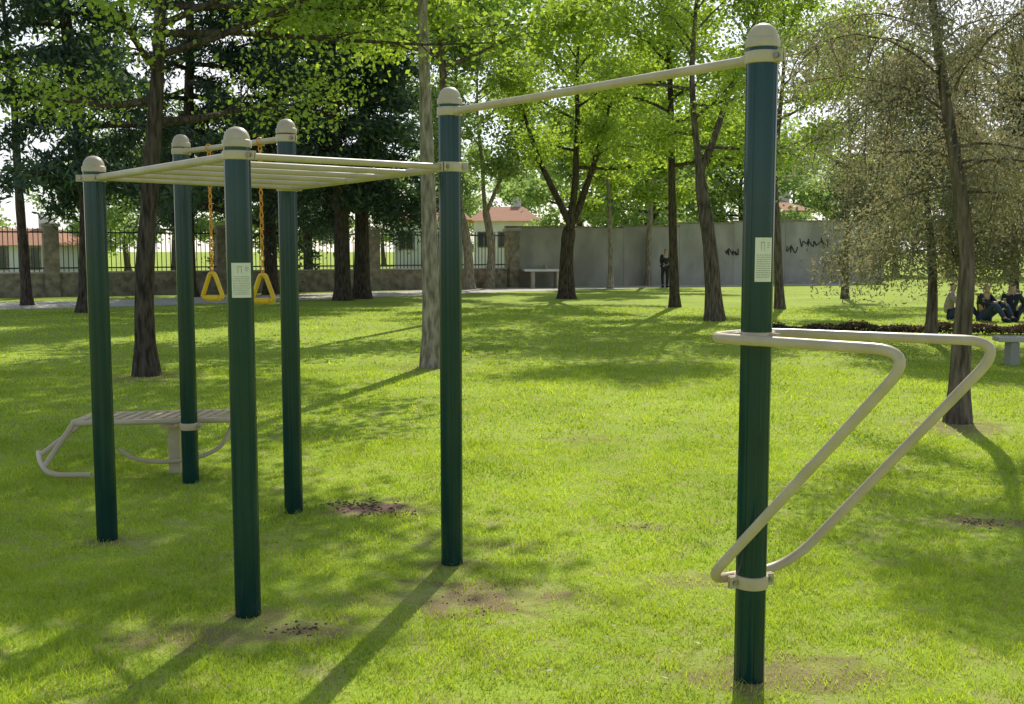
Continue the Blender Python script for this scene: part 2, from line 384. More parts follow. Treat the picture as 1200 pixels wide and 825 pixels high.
loop = [v3(.985, 4.22, zt), v3(.725, 3.97, zt), v3(cL.x + .02, cL.y - .02, zt), v3(.735, 3.93, zb), v3(1.1, 4.13, zb), v3(cR.x + .02, cR.y - .01, zt)]
path = fillet(loop, [.12, .12, .15, .1, .16, .15], 9, closed=True)
mb = MB(); mb.tube(path, .019, 14, closed=True)
pa = pos['A']
mb.tube([v3(.855, 4.095, zt), v3(pa.x, pa.y, zt)], .014, 10)
mb.tube([v3(.80, 3.93, zt), v3(pa.x, pa.y, zt)], .012, 10)
mb.tube([v3(1.03, 4.18, zt), v3(pa.x, pa.y, zt)], .012, 10)
mb.build('dip_bars', M['cream'], frame)
collar('A', zt, [(.7, -.7), (-1, -.2)], .05); collar('A', zb, [(1, .3), (-.95, -.3)], .05)
def sticker(k, z0, z1, ac, half, seed):
    p = pos[k]; mb = MB(); base = math.atan2(-p.y, -p.x) + ac; rd = random.Random(seed)
    def patch(a0, a1, za, zb_, r, n):
        vs = []; 
        for i in range(n + 1):
            a = base + a0 + (a1 - a0) * i / n
            for z in (za, zb_): vs.append((p.x + r * math.cos(a), p.y + r * math.sin(a), z))
        mb.add(vs, [[2 * i, 2 * i + 2, 2 * i + 3, 2 * i + 1] for i in range(n)])
    patch(-half, half, z0, z1, R + .0022, 16)
    mb.cur = 1; hgt = z1 - z0
    for (a0, a1, f0, f1) in ((-.22, -.20, .70, .90), (-.02, .0, .70, .90), (-.22, .0, .888, .9), (.2, .45, .87, .88), (.2, .45, .82, .83), (.2, .38, .77, .78)):
        patch(a0 * half * 1.6, a1 * half * 1.6, z0 + hgt * f0, z0 + hgt * f1, R + .003, 2)
    f = .6
    while f > .08:
        a = -.82
        while a < .75:
            w = rd.uniform(.06, .22)
            patch(a * half, min(a + w, .82) * half, z0 + hgt * f, z0 + hgt * (f + .012), R + .003, 1); a += w + .08
        f -= .05
    return mb.build('sticker', [M['label'], M['ink']], posts[k])
sticker('C', 1.425, 1.575, .12, .76, 1); sticker('A', 1.515, 1.675, .38, .56, 2)

# rings
for t in (.287, .77):
    d = hdir('E', 'F'); q = pos['E'] + d * t; dn = d.normalized()
    side = 'left' if t < .5 else 'right'
    root = empty('trapeze_ring', Vector((q.x, q.y, 1.30)), 'yellow triangular hand ring on an orange chain, %s one of the pair' % side, 'exercise ring', 'hanging exercise rings')
    z = 2.3; mb = MB()
    mb.tube([Vector((q.x, q.y, z)) + Vector((-dn.y, dn.x, 0)) * .026 * math.cos(a) + Vector((0, 0, .026 * math.sin(a))) for a in np.linspace(0, 6.283, 16, endpoint=False)], .004, 6, closed=True)
    zz = z - .026 - .016; i = 0
    while zz > 1.475:
        ax = (dn + Vector((-dn.y, dn.x, 0)) * .6).normalized(); ax = ax if i % 2 == 0 else Vector((-ax.y, ax.x, 0))
        mb.tube([Vector((q.x, q.y, zz)) + ax * .0105 * math.cos(a) + Vector((0, 0, .021 * math.sin(a))) for a in np.linspace(0, 6.283, 10, endpoint=False)], .0042, 5, closed=True)
        zz -= .034; i += 1
    mb.build('chain', M['orange'], root)
    hx = Vector((.94, -.34, 0))
    tri = [Vector((q.x, q.y, 0)) + hx * a + Vector((0, 0, b)) for a, b in ((-.018, 1.475), (-.085, 1.31), (.085, 1.31), (.018, 1.475))]
    mb = MB(); mb.tube(fillet(tri, [.02, .035, .035, .02], 6, closed=True), .0145, 10, closed=True)
    h = mb.build('handle', M['yellow'], root)
    mb = MB(); c0 = Vector((q.x, q.y, 1.31)); mb.tube([c0 - hx * .05, c0 + hx * .05], .02, 12)
    mb.build('grip', M['yellow'], h)

# sit-up bench
be = pos['E']
bc = Vector((-2.6, 7.72, 0))
bench = empty('sit_up_bench', bc, 'cream slatted steel sit-up bench behind the left posts', 'exercise bench')
zb_ = .40; x0, x1 = -3.16, -1.97; y0_, y1_ = 7.53, 7.93
def yy(x, y): return y + (x + 2.5) * -.06
def zs(x): return zb_ + (x - x0) * .035 - .01
mb = MB()
fr = [Vector((x0, yy(x0, y0_), zs(x0))), Vector((x1, yy(x1, y0_), zs(x1))), Vector((x1, yy(x1, y1_), zs(x1))), Vector((x0, yy(x0, y1_), zs(x0)))]
mb.tube(fillet(fr, .05, 5, closed=True), .021, 10, closed=True)
mb.build('seat_frame', M['cream'], bench)
mb = MB()
for i in range(14):
    x = x0 + .06 + (x1 - x0 - .12) * i / 13
    mb.box((x, yy(x, 7.73), zs(x) + .012), (.044, .37, .022), -.06)
mb.build('slats', M['cream'], bench, smooth=False, bevel=.003)
mb = MB(); mb.box((-2.47, 7.73, zb_ / 2 - .03), (.085, .085, zb_ + .02)); mb.box((-2.47, 7.73, zb_ - .03), (.12, .36, .02))
mb.build('leg', M['cream'], bench, smooth=False, bevel=.008)
a0 = Vector((x0 + .02, 7.57, zb_)); a1 = Vector((-3.3, 7.42, .11)); b0 = Vector((x0 + .02, 7.95, zb_)); b1 = Vector((-3.46, 7.72, .13))
mb = MB()
mb.tube([a0, a1], .02, 10); mb.tube([b0, b1], .02, 10)
mb.tube([a0.lerp(a1, .45), b0.lerp(b1, .45)], .014, 8)
mb.tube(fillet([b1 + Vector((-.04, .06, .01)), Vector((-3.4, 7.58, .1)), Vector((-3.26, 7.4, .05)), Vector((-2.95, 7.36, .06))], [0, .08, .12, 0], 6), .02, 10)
mb.build('foot_rest', M['cream'], bench)
mb = MB()
mb.tube(smooth_path([Vector((-2.84, 7.6, .2)), Vector((-2.74, 7.62, .13)), Vector((-2.6, 7.64, .1)), Vector((-2.47, 7.66, .1)), Vector((-2.3, 7.7, .12)), Vector((-2.14, 7.77, .2)), Vector((-2.06, 7.85, zb_))], 6), .016, 10)
mb.build('brace', M['cream'], bench)
collar('E', zb_, [(1, -.2)], .05)
mb = MB(); mb.box((be.x, be.y + .08, zb_), (.06, .1, .03)); mb.build('bracket', M['cream'], bench, smooth=False)

q = G(1222, 428)
lb = empty('low_bench', q, 'low beige bench cut by the right edge of the photo', 'bench')
mb = MB(); mb.box((q.x, q.y, .37), (1.3, .36, .07), -.15); mb.build('seat', M['path'], lb, smooth=False, bevel=.012)
for s_ in (-1, 1):
    mb = MB(); mb.box((q.x + s_ * .42, q.y - s_ * .06, .16), (.12, .3, .34), -.15); mb.build('leg', M['conc'], lb, smooth=False, bevel=.01)

# ------------------------------------------------------------------ trees
def interp(path, rads, z):
    for i in range(len(path) - 1):
        if path[i + 1].z >= z:
            t = (z - path[i].z) / max(1e-6, path[i + 1].z - path[i].z); t = min(max(t, 0), 1)
            return path[i].lerp(path[i + 1], t), rads[i] * (1 - t) + rads[i + 1] * t
    return path[-1].copy(), rads[-1]
def make_tree(name, label, group, path, r0, zlo, ztop, rad, nb, nsub, nl, L_, W_, spread, kind, leafm, barkm, seed, el=(20, 65), aim=None, brf=1.0, forks=()):
    rd = random.Random(seed); rg = np.random.default_rng(seed)
    base = Vector((path[0].x, path[0].y, 0)); path = [Vector(p) for p in path]; path[0].z = -.1
    while path[-1].z < ztop * .93:
        d = (path[-1] - path[-2]); d = Vector((d.x / max(d.z, .3) + rd.uniform(-.12, .12), d.y / max(d.z, .3) + rd.uniform(-.12, .12), 1)); d.x *= .6; d.y *= .6
        path.append(path[-1] + d * 1.1)
    path = smooth_path(path, 4)
    zt_ = path[-1].z
    rads = [r0 * (1 - .88 * max(0, p.z) / zt_) * (1 + .5 * math.exp(-max(p.z, 0) / .22)) * (1 + rd.uniform(-.05, .05)) for p in path]
    if forks:
        rads = [r * (.62 if p.z > forks[0][0] else 1) for r, p in zip(rads, path)]
    root = empty(name, base, label, 'tree', group)
    tb = MB(); tb.tube(path, rads, 12)
    cs = []; specs = []
    for (fz, faz, fel, fl, frad) in forks:
        specs.append((interp(path, rads, fz)[0], faz, math.radians(fel), fl, frad, int(nsub * 2.5), 8))
    for i in range(nb):
        fr_ = (i + rd.random()) / nb; h = zlo + (zt_ - zlo) * fr_ * .98
        q, rq = interp(path, rads, h)
        az = i * 2.4 + rd.uniform(-.5, .5)
        if aim and rd.random() < aim[1]: az = aim[0] + rd.uniform(-.7, .7)
        if kind == 'conifer': prof = (1 - fr_) * .9 + .13; e = math.radians(rd.uniform(-12, 12) + 25 * fr_)
        else: prof = .55 + .55 * math.sin(math.pi * min(1, fr_ * .95 + .12)); e = math.radians(el[0] + (el[1] - el[0]) * fr_ + rd.uniform(-10, 10))
        Lb = rad * prof * rd.uniform(.6, 1.2)
        specs.append((q, az, e, Lb, min(rq * .6, .02 + Lb * .022) * brf, nsub, 5))
    for (q, az, e, Lb, rb, ns_, st) in specs:
        d = Vector((math.cos(az) * math.cos(e), math.sin(az) * math.cos(e), math.sin(e)))
        pts = [q]; big = st == 8
        for s in range(st):
            w_ = .1 if big else .2
            d = (d + Vector((rd.uniform(-w_, w_), rd.uniform(-w_, w_), rd.uniform(-.12, .16) - ({'decid': 0, 'conifer': .12, 'wispy': .22}[kind]) + (.08 if big else 0)))).normalized()
            pts.append(pts[-1] + d * Lb / st)
        br = [rb * (1 - .85 * s / st) for s in range(st + 1)]
        tb.tube(pts, br, 8 if big else 6, caps=False)
        for j in range(ns_):
            t = rd.uniform(.3 if big else .22, 1.0); k = min(int(t * st), st - 1); u = t * st - k
            s0 = pts[k].lerp(pts[k + 1], u); dirp = (pts[k + 1] - pts[k]).normalized()
            if kind == 'conifer': sd = dirp + Vector((rd.uniform(-1, 1), rd.uniform(-1, 1), rd.uniform(-.5, .1)))
            elif kind == 'wispy': sd = dirp * .6 + Vector((rd.uniform(-1, 1), rd.uniform(-1, 1), rd.uniform(-1.3, .4)))
            else: sd = dirp + Vector((rd.uniform(-1, 1), rd.uniform(-1, 1), rd.uniform(-.5, .9)))
            sd.normalize(); sl = min(Lb, rad) * (.38 if kind != 'conifer' else .25) * rd.uniform(.6, 1.2) * (1.1 - .4 * t)
            sp_ = [s0]; dr = sd
            for s in range(3):
                dr = (dr + Vector((rd.uniform(-.25, .25), rd.uniform(-.25, .25), rd.uniform(-.2, .15) - (.3 if kind == 'wispy' else 0)))).normalized(); sp_.append(sp_[-1] + dr * sl / 3)
            tb.tube(sp_, [max(.006, min(br[k] * .4, .03)), max(.005, min(br[k] * .3, .02)), .004, .003], 4, caps=False)
            A = np.array([tuple(p) for p in sp_]); nn_ = max(4, int(nl * rd.uniform(.4, 1.5)))
            tt = rg.uniform(.15, 3, nn_); ki = np.minimum(tt.astype(int), 2); fu = (tt - ki)[:, None]
            c = A[ki] * (1 - fu) + A[ki + 1] * fu + rg.normal(0, 1, (nn_, 3)) * spread * np.array([1, 1, .6 if kind != 'wispy' else 1.0])
            cs.append(c)
    tb.build('trunk', barkm, root)
    c = np.concatenate(cs); c = c[c[:, 2] > .3]
    npmesh('crown', leafquads(c, L_, W_, rg, .25 if kind == 'decid' else 0, .5 if kind == 'wispy' else (.35 if kind == 'conifer' else 0)), 4, leafm, root)
    return root
def tpix(pix):
    b = G(*pix[0]); return [b] + [P(a, c, b.y) for a, c in pix[1:]]
def copy_tree(o, loc, rz, sc, label, group=None):
    c = o.copy(); C.objects.link(c); c.location = loc; c.rotation_euler[2] = rz; c.scale = (sc, sc, sc); c['label'] = label
    if group: c['group'] = group
    for ch in o.children:
        d = ch.copy(); C.objects.link(d); d.parent = c
    return c

make_tree('leafy_tree', 'dark trunked tree standing on the lawn behind the leftmost post, light leaves above', None, tpix([(172, 440), (169, 340), (176, 220), (185, 80), (188, 0)]), .135, 3.2, 9.5, 3.9, 24, 10, 115, .07, .048, .28, 'decid', M['leaf_bright'], M['bark_dark'], 11, el=(5, 50), aim=(.5, .35))
make_tree('slender_tree', 'pale grey trunked tree rising behind the post in the middle of the frame', None, tpix([(507, 430), (505, 330), (501, 200), (498, 100), (495, 0)]), .14, 5.5, 8.6, 3.4, 18, 10, 120, .11, .08, .3, 'decid', M['leaf_mid'], M['bark_grey'], 12, el=(5, 45), aim=(3.3, .45))
make_tree('leafy_tree', 'slim tree added to shade the left lawn, trunk mostly hidden behind the middle post', None, tpix([(531, 374), (530, 300), (526, 200), (520, 100)]), .13, 5.6, 15.5, 4.6, 32, 10, 110, .16, .11, .38, 'decid', M['leaf_bright'], M['bark_brown'], 41, el=(5, 55), aim=(3.14, .45))  # added tree: trunk tucked behind the post, high crown shades the left lawn
make_tree('wispy_tree', 'grey-green feathery tree with leaning trunk at right edge of the lawn', None, tpix([(1122, 495), (1127, 400), (1133, 300), (1120, 190), (1110, 130)]), .1, 2.1, 5.0, 1.6, 34, 12, 115, .045, .016, .12, 'wispy', M['grey_leaf'], M['bark_brown'], 13, el=(20, 65), brf=.42)
make_tree('wispy_tree', 'smaller feathery tree behind and left of the leaning right hand tree', None, tpix([(1090, 402), (1093, 330), (1087, 240)]), .1, 1.5, 4.9, 1.8, 30, 12, 115, .08, .028, .19, 'wispy', M['grey_leaf'], M['bark_brown'], 14, el=(15, 60), brf=.42)
make_tree('wispy_tree', 'feathery tree cut by the right edge of the photo', None, tpix([(1235, 410), (1232, 330), (1225, 240)]), .1, 1.6, 5.2, 2.2, 30, 12, 120, .08, .028, .2, 'wispy', M['grey_leaf'], M['bark_brown'], 15, el=(15, 60), brf=.42)
D = [
 ('dark trunked tree forking low in a Y, left of the graffiti on the grey wall', [(664, 350), (664, 300), (668, 262), (674, 215)], .27, 4.2, 10.5, 3.5, 16, 'leaf_bright', 'bark_dark', 21, ((2.5, 3.0, 58, 6.0, .13), (2.3, .2, 62, 6.5, .14))),
 ('tall thin straight dark trunked tree beside the standing person', [(791, 360), (788, 250), (786, 120), (782, 0)], .14, 3.6, 12.0, 3.0, 20, 'leaf_bright', 'bark_dark', 22, ()),
 ('thick trunked leafy tree leaning left, just left of the right post', [(838, 376), (832, 290), (822, 220), (812, 120)], .2, 3.9, 9.2, 3.0, 18, 'leaf_bright', 'bark_brown', 23, ((3.4, .3, 60, 5.0, .09),)),
 ('slim tree just right of the right post, in front of the wall', [(914, 362), (911, 280), (908, 200), (915, 120)], .13, 4.0, 9.0, 2.5, 12, 'leaf_bright', 'bark_brown', 24, ()),
 ('light barked tree beside the iron railing, left of the grey wall', [(550, 339), (548, 290), (540, 240)], .22, 4.8, 12, 3.8, 14, 'leaf_far_hazy', 'bark_grey', 25, ((3.0, 2.8, 65, 5, .1),)),
 ('pale slim tree at the left end of the grey wall', [(573, 338), (576, 290), (568, 240)], .2, 4.8, 12.5, 3.8, 14, 'leaf_far_hazy', 'bark_grey', 26, ((3.2, .4, 65, 5, .1),)),
 ('thin trunked tree against the grey wall left of the standing person', [(760, 335), (760, 290), (763, 240)], .15, 3.8, 11, 3.4, 14, 'leaf_bright', 'bark_grey', 27, ()),
 ('slim dark tree near the left edge of the photo', [(32, 358), (28, 300), (22, 220), (15, 100)], .16, 5.4, 12, 3.2, 15, 'leaf_mid', 'bark_dark', 28, ()),
]
dec = []
for (l, pix, r0, zlo, zt0, rad, nb, lm, bm, sd, fk) in D:
    pth = tpix(pix); dist = pth[0].y
    dec.append(make_tree('leafy_tree', l, None, pth, r0, zlo, zt0, rad, nb, 9, 118, .0037 * dist, .0026 * dist, .31, 'decid', M[lm], M[bm], sd, el=(2, 65), forks=fk))
K = [('dark conifer with thick trunk behind the two leftmost posts', [(103, 366), (103, 250)], .24, 3.0, 17.5, 3.6, 31),
     ('dark conifer left of the pair behind the rings', [(402, 352), (400, 250)], .27, 3.2, 19, 3.8, 32),
     ('dark conifer right of the pair behind the middle posts', [(424, 350), (424, 250)], .27, 3.2, 15, 2.8, 33),
     ('dark conifer directly behind the hanging yellow rings', [(318, 345), (316, 250)], .25, 3.2, 19, 4.2, 34),
     ('dark conifer behind the short left post, right of the thick trunked one', [(222, 348), (220, 250)], .25, 3.1, 19, 4.2, 35)]
con = []
for (l, pix, r0, zlo, zt0, rad, sd) in K:
    pth = tpix(pix)
    con.append(make_tree('conifer_tree', l, None, pth, r0, zlo, zt0, rad, 64, 10, 66, .22, .065, .28, 'conifer', M['needle'], M['bark_dark'], sd))
copy_tree(con[4], G(362, 341), 2.9, .85, 'dark conifer in the second row behind the right ring')
farp = []
for i, (px, Y, zt0, lm) in enumerate([(675, 66, 9.0, 'leaf_far_hazy'), (765, 68, 9.5, 'leaf_far_hazy'), (865, 66, 8.5, 'leaf_far_hazy')]):
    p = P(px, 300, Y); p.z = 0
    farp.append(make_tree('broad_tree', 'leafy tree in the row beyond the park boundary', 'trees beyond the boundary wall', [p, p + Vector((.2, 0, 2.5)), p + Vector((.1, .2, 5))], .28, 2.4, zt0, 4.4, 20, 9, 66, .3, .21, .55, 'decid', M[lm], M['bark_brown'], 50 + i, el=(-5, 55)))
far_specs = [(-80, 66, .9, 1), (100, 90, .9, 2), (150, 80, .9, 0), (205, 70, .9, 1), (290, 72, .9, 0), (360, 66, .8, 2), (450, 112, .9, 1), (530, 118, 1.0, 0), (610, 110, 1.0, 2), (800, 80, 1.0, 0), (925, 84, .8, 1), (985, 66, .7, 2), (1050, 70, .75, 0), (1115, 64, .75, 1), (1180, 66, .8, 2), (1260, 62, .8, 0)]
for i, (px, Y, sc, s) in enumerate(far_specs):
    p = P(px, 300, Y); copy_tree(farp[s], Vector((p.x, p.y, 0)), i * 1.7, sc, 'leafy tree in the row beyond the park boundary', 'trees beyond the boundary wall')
copy_tree(con[2], Vector((P(1190, 300, 38).x, 38, 0)), 1.2, .6, 'dark conifer at the far right behind the feathery trees')
copy_tree(dec[6], G(715, 338), 3.3, .85, 'leafy tree by the wall between the forked tree and the thin tree')
copy_tree(dec[3], G(990, 350), 1.3, .95, 'slim leafy tree between the right post and the feathery trees')

# hedge
hb = G(1080, 392)
hedge = empty('low_hedge', hb, 'low thin dark hedge with reddish tips behind the dip bars', 'hedge')
rg = np.random.default_rng(9); n = 11000
hx_ = rg.uniform(G(888, 392).x, G(1330, 392).x, n); tz = rg.uniform(0, 1, n)
bump = .15 + .03 * np.sin(hx_ * 3.1) + .025 * np.sin(hx_ * 7.7)
c = np.stack([hx_, hb.y + rg.normal(0, .13, n), tz ** .7 * bump + .03], 1)
npmesh('foliage', leafquads(c, .06, .03, rg), 4, M['hedge_leaf'], hedge)
c2 = c[:3000].copy(); c2[:, 2] = bump[:3000] * rg.uniform(.6, 1.25, 3000) + rg.uniform(0, .04, 3000)
npmesh('red_shoots', leafquads(c2, .055, .022, rg, 0, .4), 4, M['red_leaf'], hedge)

# ------------------------------------------------------------------ boundary walls, railings, houses
wl = G(592, 336.5); wr = G(1003, 331.8)
wdir = (wr - wl).normalized(); wn = Vector((wdir.y, -wdir.x, 0))
we = wr + wdir * 1.5
wall = empty('boundary_wall', wl, 'long grey rendered boundary wall with black graffiti behind the lawn', 'wall')
mb = MB(); mc = MB()
secs = 7; Lw = (we - wl).length
hts = [2.62, 2.62, 2.7, 2.85, 2.95, 3.0, 3.0, 3.0]
for i in range(secs):
    a = wl + wdir * Lw * i / secs; b = wl + wdir * (Lw * (i + 1) / secs - .012)
    m_ = (a + b) / 2; mb.box((m_.x, m_.y, hts[i] / 2 - .05), ((b - a).length, .25, hts[i] + .1), math.atan2(wdir.y, wdir.x))
    mc.box((m_.x, m_.y, hts[i] + .035), ((b - a).length, .33, .06), math.atan2(wdir.y, wdir.x))
mb.build('panel', M['conc'], wall, smooth=False)
mc.build('coping', M['beige'], wall, smooth=False)
def wp(px, py):
    d = Vector(ray(px, py)); o = Vector((0, 0, H)); q = wl + wn * .135
    t = (q - o).dot(wn) / d.dot(wn); return o + d * t
mb = MB(); rd = random.Random(77)
for (xa, xb, yc, hh) in ((849, 869, 296, 5), (922, 934, 292, 4.5), (938, 972, 284, 5.5)):
    q = []; x = xa; k = 0
    while x < xb:
        q.append((x + rd.uniform(-2.8, 2), yc + (hh if k % 2 else -hh) * rd.uniform(.2, 1))); x += rd.uniform(1.2, 2.8); k += 1
    q = smooth_path([Vector((a, b, 0)) for a, b in q], 4); mb.tube([wp(v.x, v.y) for v in q], .027, 5)
mb.build('graffiti', M['spray'], wall)

p0 = G(-350, 356); p1 = G(592, 336.8)
ld = (p1 - p0).normalized(); LL = (p1 - p0).length; lr = math.atan2(ld.y, ld.x)
lw = empty('low_stone_wall', p0, 'low brownish stone wall running along the path at left', 'wall')
mb = MB(); c = (p0 + p1) / 2; mb.box((c.x, c.y, .38), (LL, .3, .86), lr); mb.build('wall_body', M['beige'], lw, smooth=False)
mb = MB(); mb.box((c.x, c.y, .84), (LL, .4, .06), lr); mb.build('coping', M['conc'], lw, smooth=False)
def lx(px):
    u = (px - CX) / F
    t = (u * p0.y - p0.x) / (ld.x - u * ld.y); return p0 + ld * t
rail = empty('iron_railing', p0, 'black iron railing on the low stone wall', 'railing')
mb = MB()
for z in (1.0, 2.25): mb.box((c.x, c.y, z), (LL, .05, .05), lr)
mb.build('rail', M['iron'], rail, smooth=False)
mb = MB(); k = int(LL / .16)
for i in range(k):
    q = p0 + ld * (i * .16 + .08); mb.box((q.x, q.y, 1.63), (.026, .026, 1.55), lr)
mb.build('bars', M['iron'], rail, smooth=False)
for px, l in ((-60, 'outside the left edge'), (62, 'near the left edge of the photo'), (262, 'behind the front ladder post'), (437, 'left of the middle post'), (600, 'at the left end of the grey wall')):
    q = lx(px); t = empty('stone_pillar', Vector((q.x, q.y, 0)), 'beige stone pillar in the railing, %s' % l, 'pillar', 'pillars along the railing')
    mb = MB(); mb.box((q.x, q.y, 1.2), (.5, .5, 2.5), lr); mb.build('shaft', M['beige'], t, smooth=False, bevel=.02)
    mb = MB(); mb.box((q.x, q.y, 2.5), (.62, .62, .12), lr); mb.build('capstone', M['conc'], t, smooth=False, bevel=.02)

def house(px0, px1, Y, eave, ridge, label, nwin, seed):
    a = P(px0, 300, Y); b = P(px1, 300, Y); w = b.x - a.x; cx = (a.x + b.x) / 2; dep = 7
    h = empty('house', Vector((cx, Y, 0)), label, 'house')
    mb = MB(); mb.box((cx, Y + dep / 2, eave / 2 - .1), (w, dep, eave + .2)); mb.build('wall', M['white'], h, smooth=False)
    mb = MB(); ov = .5
    vs = [(cx - w / 2 - ov, Y - ov, eave), (cx + w / 2 + ov, Y - ov, eave), (cx + w / 2 + ov, Y + dep + ov, eave), (cx - w / 2 - ov, Y + dep + ov, eave), (cx - w / 2 + 1, Y + dep / 2, ridge), (cx + w / 2 - 1, Y + dep / 2, ridge)]
    mb.add(vs, [[0, 1, 5, 4], [2, 3, 4, 5], [1, 2, 5], [3, 0, 4], [3, 2, 1, 0]]); r = mb.build('roof', M['roof'], h, smooth=False)
    mb = MB(); mb.box((cx + w * .2, Y + dep / 2 + .4, ridge + .1), (.7, .7, 1.2)); mb.build('chimney', M['white'], r, smooth=False)
    for i in range(nwin):
        x = cx - w / 2 + w * (i + .5) / nwin; z = eave * .62
        mb = MB()
        for dx, dz, sx, sz in ((-.5, 0, .08, 1.3), (.5, 0, .08, 1.3), (0, .61, .92, .08), (0, -.61, .92, .08), (0, 0, .05, 1.14)): mb.box((x + dx, Y - .03, z + dz), (sx, .1, sz))
        wdw = mb.build('window', M['beige'], h, smooth=False)
        mb = MB(); mb.box((x, Y - .01, z), (.92, .05, 1.14)); mb.build('pane', M['glass'], wdw, smooth=False)
house(-60, 56, 60, 1.9, 2.9, 'white house with a red roof beyond the railing at far left', 3, 1)
house(462, 545, 74, 3.7, 5.0, 'white bungalow with terracotta roof beyond the railing, left of the middle', 3, 2)
house(555, 628, 88, 4.0, 5.3, 'pale house with tiled roof partly behind the end of the grey wall', 3, 3)
house(905, 945, 76, 4.4, 5.3, 'white house peeping over the grey wall', 2, 4)

tp = G(638, 337)
tt = empty('concrete_table', tp, 'pale concrete ping-pong table in front of the grey wall', 'table tennis table')
mb = MB(); mb.box((tp.x, tp.y, .76), (1.9, 1.5, .09), .1); mb.build('tabletop', M['white'], tt, smooth=False, bevel=.01)
for s in (-1, 1):
    mb = MB(); mb.box((tp.x + s * .55, tp.y, .355), (.16, 1.0, .71), .1); mb.build('leg', M['path'], tt, smooth=False)
mb = MB(); mb.box((tp.x, tp.y, .885), (.03, 1.5, .14), .1); mb.build('net', M['path'], tt, smooth=False)

# ------------------------------------------------------------------ people
def skinmesh(name, J, E, mat, parent, root=0):
    keys = list(J.keys()); idx = {k: i for i, k in enumerate(keys)}
    me = bpy.data.meshes.new(name); me.from_pydata([J[k][0] for k in keys], [(idx[a], idx[b]) for a, b in E], [])
    o = bpy.data.objects.new(name, me); C.objects.link(o); o.parent = parent; me.materials.append(mat)
    sk = o.modifiers.new('skin', 'SKIN'); sk.use_smooth_shade = True
    if not me.skin_vertices:
        bpy.context.view_layer.update()
    for k, i in idx.items():
        v = me.skin_vertices[0].data[i]; v.radius = (J[k][1], J[k][1]); v.use_root = (i == root)
    ss = o.modifiers.new('sub', 'SUBSURF'); ss.levels = 1; ss.render_levels = 1
    return o
def person(loc, rz, label, pose, topm, legm):
    r = empty('person', loc, label, 'person', None, rz)
    if pose == 'stand':
        J = {'pel': ((0, 0, .93), .125), 'waist': ((0, 0, 1.08), .115), 'chest': ((0, -.02, 1.3), .14), 'neck': ((0, -.03, 1.46), .055), 'head': ((0, -.06, 1.57), .085), 'crown': ((0, -.05, 1.66), .075)}
        for s, n_ in ((-1, 'l'), (1, 'r')):
            J.update({'hip' + n_: ((.09 * s, 0, .88), .09), 'kn' + n_: ((.11 * s, -.03 * s, .49), .058), 'an' + n_: ((.12 * s, .02 * s, .09), .04), 'to' + n_: ((.13 * s, -.13, .04), .035),
                      'sh' + n_: ((.17 * s, 0, 1.39), .06), 'el' + n_: ((.23 * s, -.02, 1.12), .042), 'wr' + n_: ((.2 * s, -.18, .95), .03), 'ha' + n_: ((.19 * s, -.24, .91), .032)})
    else:
        J = {'pel': ((0, 0, .12), .125), 'waist': ((0, .02, .28), .115), 'chest': ((0, -.02, .5), .135), 'neck': ((0, -.05, .66), .052), 'head': ((0, -.08, .77), .085), 'crown': ((0, -.07, .85), .072)}
        for s, n_ in ((-1, 'l'), (1, 'r')):
            J.update({'hip' + n_: ((.09 * s, -.05, .11), .09), 'kn' + n_: ((.2 * s, -.4, .42), .06), 'an' + n_: ((.15 * s, -.62, .09), .042), 'to' + n_: ((.15 * s, -.75, .04), .035),
                      'sh' + n_: ((.17 * s, -.02, .59), .058), 'el' + n_: ((.24 * s, -.16, .4), .042), 'wr' + n_: ((.16 * s, -.36, .44), .03), 'ha' + n_: ((.12 * s, -.43, .44), .032)})
    E = [('pel', 'waist'), ('waist', 'chest'), ('chest', 'neck'), ('neck', 'head'), ('head', 'crown')]
    for n_ in 'lr': E += [('pel', 'hip' + n_), ('hip' + n_, 'kn' + n_), ('kn' + n_, 'an' + n_), ('an' + n_, 'to' + n_), ('chest', 'sh' + n_), ('sh' + n_, 'el' + n_), ('el' + n_, 'wr' + n_), ('wr' + n_, 'ha' + n_)]
    skinmesh('body', J, E, M['skin'], r)
    def sub(keys, g): return {k: (J[k][0], J[k][1] + g) for k in keys}
    tk = ['pel', 'waist', 'chest', 'shl', 'shr', 'ell', 'elr', 'wrl', 'wrr']
    skinmesh('top', sub(tk, .018), [e for e in E if e[0] in tk and e[1] in tk], topm, r)
    lk = ['pel', 'hipl', 'hipr', 'knl', 'knr', 'anl', 'anr']
    skinmesh('trousers', sub(lk, .016), [e for e in E if e[0] in lk and e[1] in lk], legm, r)
    hd = Vector(J['head'][0]); cr = Vector(J['crown'][0])
    skinmesh('hair', {'a': (tuple(hd + Vector((0, .04, .0))), .075), 'b': (tuple(cr + Vector((0, .015, .02))), .08)}, [('a', 'b')], M['hair'], r)
    for s in (-1, 1): 
        mb = MB()
        a = Vector(J['an' + ('l' if s < 0 else 'r')][0]); b = Vector(J['to' + ('l' if s < 0 else 'r')][0])
        mb.tube([a + Vector((0, .04, -.04)), (a + b) / 2 + Vector((0, 0, -.01)), b], [.05, .055, .04], 8)
        mb.build('shoe', M['cloth_dark'], None).parent = r
person(G(779, 337), .4, 'person in dark clothes standing in front of the grey wall', 'stand', M['cloth_dark'], M['cloth_dark'])
person(G(1112, 374), 1.2, 'person in a pale top sitting on the grass behind the low hedge', 'sit', M['cloth_light'], M['cloth_blue'])
person(G(1152, 376), .6, 'person in a dark top and blue trousers sitting on the grass, middle of three', 'sit', M['cloth_dark'], M['cloth_blue'])
person(G(1184, 376), 2.4, 'person all in dark clothes sitting on the grass near the right edge', 'sit', M['cloth_dark'], M['cloth_dark'])

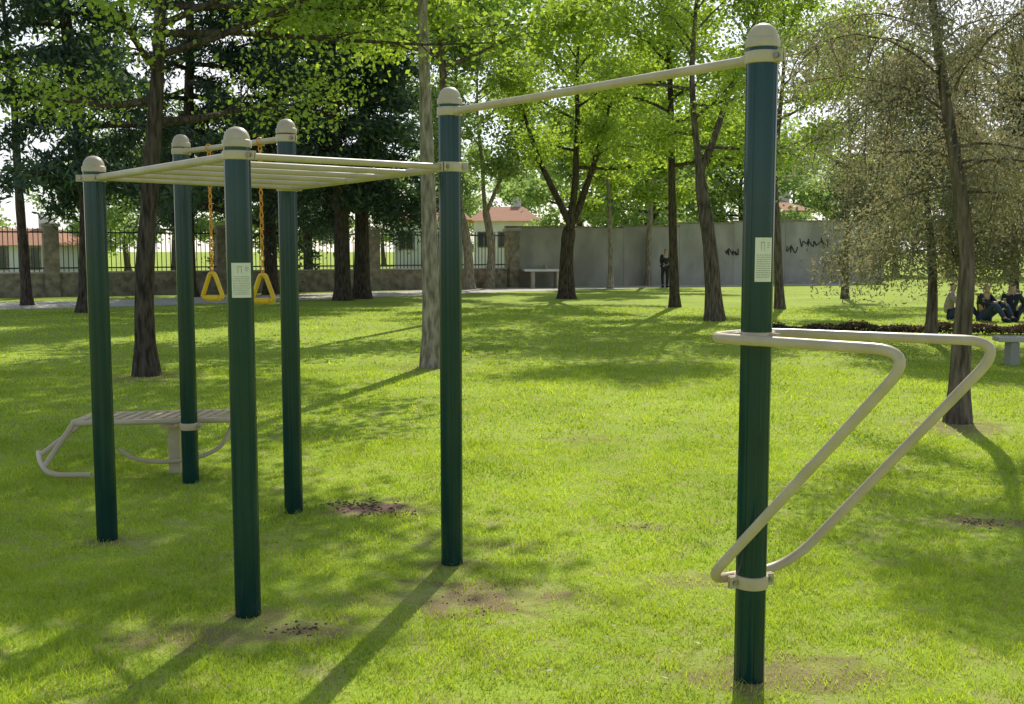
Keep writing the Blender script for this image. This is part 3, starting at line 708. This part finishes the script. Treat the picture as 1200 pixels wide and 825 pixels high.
# ------------------------------------------------------------------ camera, light
cam = bpy.data.cameras.new('camera'); co = bpy.data.objects.new('camera', cam); C.objects.link(co)
cam.sensor_width = 36; cam.lens = 36 * F / 1200; cam.clip_end = 3000; cam.clip_start = .05
co.location = (0, 0, H); co.rotation_euler = (math.pi / 2 - PT, 0, 0)
bpy.context.scene.camera = co
az = math.radians(13); el = math.radians(42)
s = Vector((math.sin(az) * math.cos(el), math.cos(az) * math.cos(el), math.sin(el)))
sl = bpy.data.lights.new('sun', 'SUN'); sl.energy = 5.0; sl.angle = math.radians(.5); sl.color = (1, .97, .88)
so = bpy.data.objects.new('sun', sl); C.objects.link(so); so.rotation_euler = s.to_track_quat('Z', 'Y').to_euler(); so.location = (0, 0, 30)
w = bpy.data.worlds.new('World'); bpy.context.scene.world = w; w.use_nodes = True
N = w.node_tree.nodes; L = w.node_tree.links
bg = N['Background']; sk = N.new('ShaderNodeTexSky'); sk.sky_type = 'NISHITA'; sk.sun_disc = False
sk.sun_elevation = el; sk.sun_rotation = az; sk.dust_density = 0.6; sk.air_density = 1.0
tc = N.new('ShaderNodeTexCoord'); nz = N.new('ShaderNodeTexNoise'); nz.inputs['Scale'].default_value = 2.2; nz.inputs['Detail'].default_value = 6
mp = N.new('ShaderNodeMapping'); mp.inputs['Scale'].default_value = (1, 1, 2.5); L.new(tc.outputs['Generated'], mp.inputs[0]); L.new(mp.outputs[0], nz.inputs['Vector'])
mr = N.new('ShaderNodeMapRange'); mr.inputs[1].default_value = .35; mr.inputs[2].default_value = .6; mr.inputs[3].default_value = .4; mr.inputs[4].default_value = 1.0
L.new(nz.outputs['Fac'], mr.inputs[0])
dt = N.new('ShaderNodeVectorMath'); dt.operation = 'DOT_PRODUCT'; L.new(tc.outputs['Generated'], dt.inputs[0]); dt.inputs[1].default_value = (math.sin(az), math.cos(az), 0)
m2 = N.new('ShaderNodeMapRange'); m2.inputs[1].default_value = .1; m2.inputs[2].default_value = .9; m2.inputs[3].default_value = .15; m2.inputs[4].default_value = 1.0; L.new(dt.outputs['Value'], m2.inputs[0])
mm = N.new('ShaderNodeMath'); mm.operation = 'MULTIPLY'; L.new(mr.outputs[0], mm.inputs[0]); L.new(m2.outputs[0], mm.inputs[1])
mx = N.new('ShaderNodeMix'); mx.data_type = 'RGBA'; L.new(mm.outputs[0], mx.inputs[0]); L.new(sk.outputs[0], mx.inputs[6]); mx.inputs[7].default_value = (8.2, 8.3, 8.5, 1)
L.new(mx.outputs[2], bg.inputs[0]); bg.inputs[1].default_value = 0.15
sc = bpy.context.scene
sc.view_settings.view_transform = 'Standard'; sc.view_settings.look = 'None'; sc.view_settings.exposure = 0
